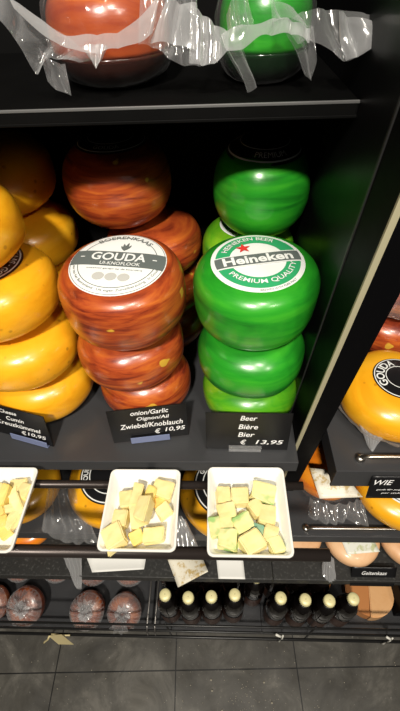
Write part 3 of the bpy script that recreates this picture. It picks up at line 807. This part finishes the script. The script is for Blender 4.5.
# neighbouring unit
t = wheel('orange cheese wheel wrapped in plastic under the steel-railed shelf', (.228, .402, Z2), .061, .072, 'orange', 0, (0, 0), 'wheels on the shelf below')
film_shell(t, 'wrap', -.45, .3, 21, 'film_clear', .002, .004)
bpy.context.view_layer.update()
film_o = film_sheet([(.190, .352, .712), (.225, .338, .716), (.262, .342, .716), (.290, .352, .722)], [(.184, .322, .692), (.222, .310, .692), (.262, .316, .692), (.300, .300, .692)], 'wrap_tail', None, 'film', 46, 16, .008, 6, 13)
under(film_o, t)
t = wheel('large yellow cheese wheel with white label on the steel-railed lower shelf', (.374, .368, Z2), .090, .075, 'yellow', 0, (0, 0), 'wheels on the shelf below')
seal_ring(t, .058, 30, 'white', 'ink_grey', 'BOERENKAAS', 'GOUDA', .16, .62)

# ------------------------------------------------------------------ neighbouring unit, upper shelf
t = wheel('yellow-orange cheese wheel in cling film with black oval label', (.286, .402, .942), .083, .084, 'yellow', 0, (0, 0), 'wrapped wheels on the railed shelf')
lb = seal_ring(t, .041, 62, 'ink_black', 'white', 'GOUDA', 'HOLLAND', .30, .52)
film_shell(t, 'wrap', -.45, -.08, 31, 'film', .0015, .005)
under(film_sheet([(.222, .352, .975), (.236, .338, .972), (.252, .330, .972)], [(.238, .331, .944), (.242, .322, .944), (.246, .326, .944)], 'wrap_tail', None, 'film_hazy', 20, 18, .003, 6, 17), t)
t = wheel('red-brown cheese wheel in plastic behind the yellow-orange wheel', (.330, .580, .942), .078, .090, 'red', 0, (0, 0), 'wrapped wheels on the railed shelf')
t2 = wheel('orange-brown cheese wheel in plastic stacked at the back of the railed shelf', (.332, .578, 1.034), .078, .090, 'red', 90, (0, 0), 'wrapped wheels on the railed shelf')
film_shell(t2, 'wrap', -.46, .46, 37, 'film', .002, .005)

# small hanging cards
def flat_card(name, label, cat, corners, mat, th=.0008, group=None, curl=0.0, lettering=None):
    """card from four corners: far-left, far-right, near-right, near-left"""
    a, b, c, d = [Vector(p) for p in corners]
    cen = (a + b + c + d) / 4
    rows = []
    nrm = (b - a).cross(d - a).normalized()
    for j in range(9):
        v = j / 8
        rows.append([a.lerp(b, u / 8).lerp(d.lerp(c, u / 8), v) - cen + nrm * curl * sin(pi * v) * (1 if u % 2 else .8) for u in range(9)])
    bm = bmesh.new(); add_grid(bm, rows)
    o = link(name, bm, MAT[mat], None, cen, True); solid(o, th)
    tag(o, label, cat, group)
    return o
def card_text(o, corners, lines, mat='chalk'):
    a, b, c, d = [Vector(p) for p in corners]; cen = (a + b + c + d) / 4
    X = (b - a).normalized(); N = (d - a).cross(b - a).normalized(); Yv = N.cross(X)
    if N.z < 0 and N.y > 0: N = -N; Yv = N.cross(X)
    bms = []
    for body, x, y, hh, ww, sh in lines:
        bms.append(xform(text_bm(body, hh, ww, sh, .006), lambda q, x=x, y=y: a - cen + X * (x + q.x) + Yv * (y + q.y) + N * .0012))
    l = link('lettering', merge(bms), MAT[mat], o)
cor = [(.238, .2868, .930), (.345, .2868, .930), (.345, .2750, .880), (.238, .2750, .880)]
o = flat_card('price_card', 'black name card starting WIE hooked on the railed shelf edge', 'price card', cor, 'card', .001, 'price cards on the shelves')
card_text(o, cor, [('WIE', .020, -.013, .011, .029, .3), ('gouda 48+ jong belegen', .040, -.030, .004, .056, .2), ('per stuk', .036, -.038, .004, .03, .2)])
cor = [(.168, .345, .800), (.170, .300, .800), (.262, .285, .806), (.258, .330, .806)]
flat_card('leaflet', 'printed paper leaflet lying against the wrapped orange wheel', 'leaflet', [(.176, .362, .812), (.232, .352, .818), (.262, .309, .806), (.188, .310, .796)], 'print', .0008, 'paper leaflets on the shelves')
cor = [(.302, .272, .530), (.400, .272, .530), (.400, .246, .482), (.302, .246, .482)]
o = flat_card('price_card', 'black card with white scribbles at the front of the speckled shelf', 'price card', cor, 'card', .001, 'price cards on the shelves')
card_text(o, cor, [('Geitenkaas', .050, -.016, .010, .055, .3), ('vers', .040, -.034, .009, .026, .3)])

# ------------------------------------------------------------------ third shelf (speckled)
Z3 = 0.505
wheel('pale beige cheese near the end of the rod', (.188, .350, Z3), .062, .04, 'beige', 0, (0, 0), 'pale cheeses on the speckled shelf')
wheel('pale beige cheese under a small printed leaflet', (.314, .334, Z3), .062, .05, 'beige', 30, (0, 0), 'pale cheeses on the speckled shelf')
wheel('pale beige cheese beside the black scribbled card', (.442, .334, Z3), .062, .05, 'beige', 70, (0, 0), 'pale cheeses on the speckled shelf')
wheel('orange-brown cheese below the tray of cheese sticks', (-.455, .365, Z3), .064, .05, 'orange', 0, (0, 0), 'pale cheeses on the speckled shelf')
flat_card('leaflet', 'small printed leaflet on the pale beige cheese', 'leaflet', [(.280, .330, .5572), (.352, .330, .5572), (.362, .296, .5560), (.290, .290, .5530)], 'print2', .0008, 'paper leaflets on the shelves')
flat_card('leaflet', 'cream printed leaflet drooping over the speckled shelf edge', 'leaflet', [(-.114, .289, .5120), (-.033, .294, .5120), (-.018, .255, .5400), (-.086, .232, .5000)], 'print', .0008, 'paper leaflets on the shelves')
flat_card('paper_slip', 'white crumpled paper slip below the chunky tray', 'paper', [(-.312, .300, .510), (-.164, .302, .512), (-.166, .266, .508), (-.285, .258, .507)], 'paper', .0008, None, .004)
flat_card('plastic_card', 'white plastic card below the green-tinged tray', 'card', [(.000, .292, .509), (.062, .292, .509), (.065, .249, .508), (.005, .249, .508)], 'paper', .001, None, .002)
b = thing('plastic_sheet', 'clear pointed bag end dangling over the speckled shelf edge', 'plastic', (-.33, .27, .52))
bpy.context.view_layer.update()
under(film_sheet([(-.352, .292, .575), (-.325, .290, .578), (-.300, .292, .575)], [(-.326, .236, .470), (-.320, .235, .470), (-.313, .236, .470)], 'film', None, 'film_hazy', 20, 22, .004, 5, 23), b)
b = thing('plastic_sheet', 'scrap of clear plastic between the pale beige cheeses', 'plastic', (.255, .28, .51))
bpy.context.view_layer.update()
under(film_sheet([(.238, .292, .530), (.251, .296, .540), (.264, .290, .530)], [(.238, .262, .507), (.252, .249, .507), (.266, .262, .507)], 'film', None, 'film_hazy', 20, 14, .006, 6, 29), b)

# ------------------------------------------------------------------ bottom shelf
Z4 = 0.150
def wrapped_round(label, x, y, r, hh, seed, tilt):
    t = thing('wrapped_sausage', label, 'sausage', (x, y, Z4 + r * sin(R(27)) * 1.0), (R(27), 0, R(tilt[0] * 900)), 'wrapped brown rounds on the bottom shelf')
    t['r'] = r; t['h'] = hh
    link('casing', rind_bm(r, hh, seed, .003, 3.2), MAT['salami'], t, (0, 0, hh / 2), True)
    # film gathered to a pleated rosette on the top face
    rows = []
    for k in range(15):
        f = k / 14; rr = r * (1.03 - .96 * f); row = []
        for i in range(120):
            a = 2 * pi * i / 120
            pl = abs(sin(a * 13 + 1.5 * noise.noise(Vector((cos(a) * 2, sin(a) * 2, seed))))) * (.0025 + .007 * f * (1 - f) * 3)
            z = ztop(min(rr, r * .98), r, hh, 3.2) + .0015 + pl + .016 * f ** 6 + .002 * noise.noise(Vector((rr * cos(a) * 60, rr * sin(a) * 60, seed)))
            row.append(Vector((rr * cos(a), rr * sin(a), z)))
        rows.append(row)
    bm = bmesh.new(); add_grid(bm, rows, close=True)
    # gathered tail standing up from the middle, leaning over
    tail = []
    for k in range(10):
        f = k / 9; rr = .005 + .015 * f ** 1.4; row = []
        for i in range(40):
            a = 2 * pi * i / 40; q = rr * (1 + .35 * sin(a * 7 + seed))
            row.append(Vector((q * cos(a) + tilt[0] * f, q * sin(a) * .6 + tilt[1] * f, hh / 2 + .014 + .030 * f)))
        tail.append(row)
    add_grid(bm, tail, close=True)
    link('wrap', bm, MAT['film'], t, (0, 0, hh / 2), True)
    kb = bmesh.new(); rows = []
    for k in range(7):
        f = k / 6; row = []
        for i in range(72):
            a = 2 * pi * i / 72
            w = 1 + .35 * noise.noise(Vector((cos(a) * 3, sin(a) * 3, seed * 2.3)))
            rr = (.004 + .016 * f) * w
            row.append(Vector((rr * cos(a), rr * sin(a), hh / 2 + .010 - .004 * f + .0045 * f * sin(9 * a + seed))))
        rows.append(row)
    add_grid(kb, rows, close=True)
    o = link('knot', kb, MAT['film_white'], t, (0, 0, hh / 2), True); o['label'] = 'whitish gathered film'
    return t
wrapped_round('brown film-wrapped round in the front row, the one farthest from the wire dividers', -.648, .268, .048, .055, 1, (.0, .02))
wrapped_round('brown round in film with a dark rosette knot, behind the dangling tag', -.545, .262, .050, .058, 2, (0, .022))
wrapped_round('brown round in film with a tail folded up, below the dangling bag end', -.367, .256, .047, .060, 3, (.01, .03))
wrapped_round('brown round in film with white knot, next to the wire dividers', -.258, .256, .047, .060, 4, (0, -.02))
wrapped_round('brown wrapped round in the second row near the far end', -.600, .372, .047, .058, 5, (.01, .02))
wrapped_round('brown wrapped round in the second row behind the dark rosette one', -.485, .372, .047, .058, 6, (.01, .02))
wrapped_round('brown wrapped round in the second row behind the folded tail one', -.372, .366, .047, .058, 7, (.01, .02))
wrapped_round('brown wrapped round in the second row behind the white knot one', -.262, .366, .047, .058, 8, (.01, .02))

def bottle_proto(loc, label):
    t = thing('beer_bottle', label, 'bottle', loc, (0, 0, 0), 'beer bottles on the bottom shelf')
    prof = [(.001, 0), (.026, 0), (.0285, .003), (.0285, .146), (.0272, .158), (.0220, .174), (.0165, .188), (.0140, .200), (.0130, .208), (.0142, .212), (.0142, .217), (.0125, .220)]
    link('glass', lathe(prof, 32), MAT['glass_dark'], t, None, True)
    cap = []
    for r, z in ((.0146, .2135), (.0150, .2155), (.0136, .2215), (.0125, .2235), (.0060, .2245), (.0008, .2247)):
        cap.append((r, z))
    def flute(p):
        l = math.hypot(p.x, p.y)
        if l > .0138:
            a = math.atan2(p.y, p.x); s = 1 + .035 * cos(21 * a); return Vector((p.x * s, p.y * s, p.z))
        return p
    link('crown_cap', lathe(cap, 84, flute, caps=False), MAT['gold'], t, None, True)
    link('body_label', lathe([(.0288, .030), (.0289, .031), (.0289, .098), (.0288, .099)], 32, None, False), MAT['bottle_label'], t, None, True)
    link('neck_label', lathe([(.0224, .1740), (.0169, .1880), (.0145, .1995)], 32, None, False), MAT['neck'], t, None, True)
    return t
def copy_thing(src, loc, label, rz=0):
    r = src.copy(); COL.objects.link(r); r.location = loc; r.rotation_euler = (0, 0, rz); r['label'] = label
    for ch in src.children:
        c = ch.copy(); COL.objects.link(c); c.parent = r
    return r
front = [(-.129, .246), (-.0705, .241), (-.0125, .244), (.046, .249), (.160, .244), (.220, .241), (.2785, .240), (.338, .245)]
ORD = ['first', 'second', 'third', 'fourth', 'fifth', 'sixth', 'seventh', 'eighth', 'ninth']
proto = None
for i, (x, y) in enumerate(front):
    lab = ['dark beer bottle in the front row next to the wire dividers', 'dark beer bottle second from the wire dividers, front row',
           'dark beer bottle third from the wire dividers, front row', 'dark beer bottle fourth from the wire dividers, just before the gap',
           'dark beer bottle in the front row just past the gap', 'dark beer bottle second past the gap, front row',
           'dark beer bottle third past the gap, front row', 'dark beer bottle at the row end next to the tan cheese disc'][i]
    if proto is None: proto = bottle_proto((x, y, Z4), lab); bpy.context.view_layer.update()
    else: copy_thing(proto, (x, y, Z4), lab, i * .7)
copy_thing(proto, (.103, .290, Z4), 'dark beer bottle set back in the gap of the front row', 2.1)
for i, (x, y) in enumerate([(-.128, .306), (-.070, .302), (-.012, .304), (.046, .308), (.165, .304), (.223, .302), (.281, .301)]):
    copy_thing(proto, (x, y, Z4), 'dark beer bottle in the second row, directly behind the %s bottle of the front row' % ORD[i], 1 + i)

# half cut disc of cheese
t = thing('cheese_disc', 'tan flat cheese disc with darker wedge, beside the last beer bottle', 'cheese', (.440, .306, Z4), (0, 0, R(8)))
def sector(a0, a1, r, z0, z1, n=40, inset=0.0):
    bm = bmesh.new(); top, bot = [], []
    pts = [(0, 0)] + [(r * cos(R(a0 + (a1 - a0) * i / n)), r * sin(R(a0 + (a1 - a0) * i / n))) for i in range(n + 1)]
    tv = [bm.verts.new((x, y, z1)) for x, y in pts]; bv = [bm.verts.new((x, y, z0)) for x, y in pts]
    bm.faces.new(tv); bm.faces.new(bv[::-1])
    for i in range(len(pts)): bm.faces.new((bv[i], bv[(i + 1) % len(pts)], tv[(i + 1) % len(pts)], tv[i]))
    bmesh.ops.recalc_face_normals(bm, faces=bm.faces)
    bmesh.ops.bevel(bm, geom=[e for e in bm.edges if abs(e.verts[0].co.z - e.verts[1].co.z) < 1e-6], offset=.0022, segments=2, affect='EDGES')
    return bm
link('pale_piece', sector(-108, 72, .068, 0, .044), MAT['cut_face'], t)
o = link('dark_piece', sector(74, 250, .066, 0, .042), MAT['rind_edge'], t); o['label'] = 'darker tan half'

b = link('crate', box((.505, .25, Z4), (.60, .40, Z4 + .10), .003), MAT['panel'])
tag(b, 'black box on the bottom shelf beyond the tan cheese disc', 'box')

# ties and dangling tag on the fence, floor crumbs
o = thing('paper_tag', 'cream paper tag tied with string to the bottom wire', 'tag', (-.43, .19, .13))
bpy.context.view_layer.update()
bm = bmesh.new()
add_grid(bm, [[Vector((-.478 + .030 * u + .016 * v, .186 - .012 * v, .150 - .055 * v + .016 * u * (1 - v))) for u in (0, .5, 1, 1.5)] for v in (0, .33, .66, 1)])
p = link('paper', bm, MAT['straw'], None); solid(p, .0008); under(p, o)
s = link('string', tube([(-.470, .190, .140), (-.476, .184, .150), (-.488, .182, .118), (-.508, .180, .085), (-.512, .178, .078)], .0028, 6), MAT['straw'], None, None, True); under(s, o)
s = link('string', tube([(-.470, .190, .152), (-.450, .188, .156), (-.428, .188, .150), (-.416, .188, .152)], .0022, 6), MAT['straw'], None, None, True); under(s, o)
for k, (x, lab) in enumerate(((.166, 'white plastic tie on the fence wires below the beer bottles'), (.452, 'white plastic tie on the fence wires beside the black box'))):
    o = thing('cable_tie', lab, 'tie', (x, .19, .22), (0, 0, 0), 'plastic ties on the wire fence')
    bm = tube([(-.010, -.002, .016), (0, -.004, .006), (.006, -.004, -.002)], .0032, 6)
    add_tube(bm, [(.010, -.002, .002), (.011, -.004, -.03), (.010, -.004, -.075), (.008, -.002, -.092)], .0022, 6)
    link('strap', bm, MAT['zip'], o, None, True)
bm = bmesh.new(); rnd = random.Random(5)
for k in range(240):
    x, y = rnd.uniform(-.65, .55), rnd.uniform(-.05, .2) if k > 60 else rnd.gauss(.02, .03)
    if k < 110: x, y = rnd.gauss(.09, .06), rnd.gauss(.055, .035)
    s = rnd.uniform(.0005, .0015) if k > 4 else .003
    bmesh.ops.create_icosphere(bm, subdivisions=1, radius=s, matrix=Matrix.Translation((x, y, s * .6)))
o = link('crumbs', bm, MAT['crumb']); tag(o, 'pale crumbs scattered over the dark tile floor', 'crumbs', None, 'stuff')
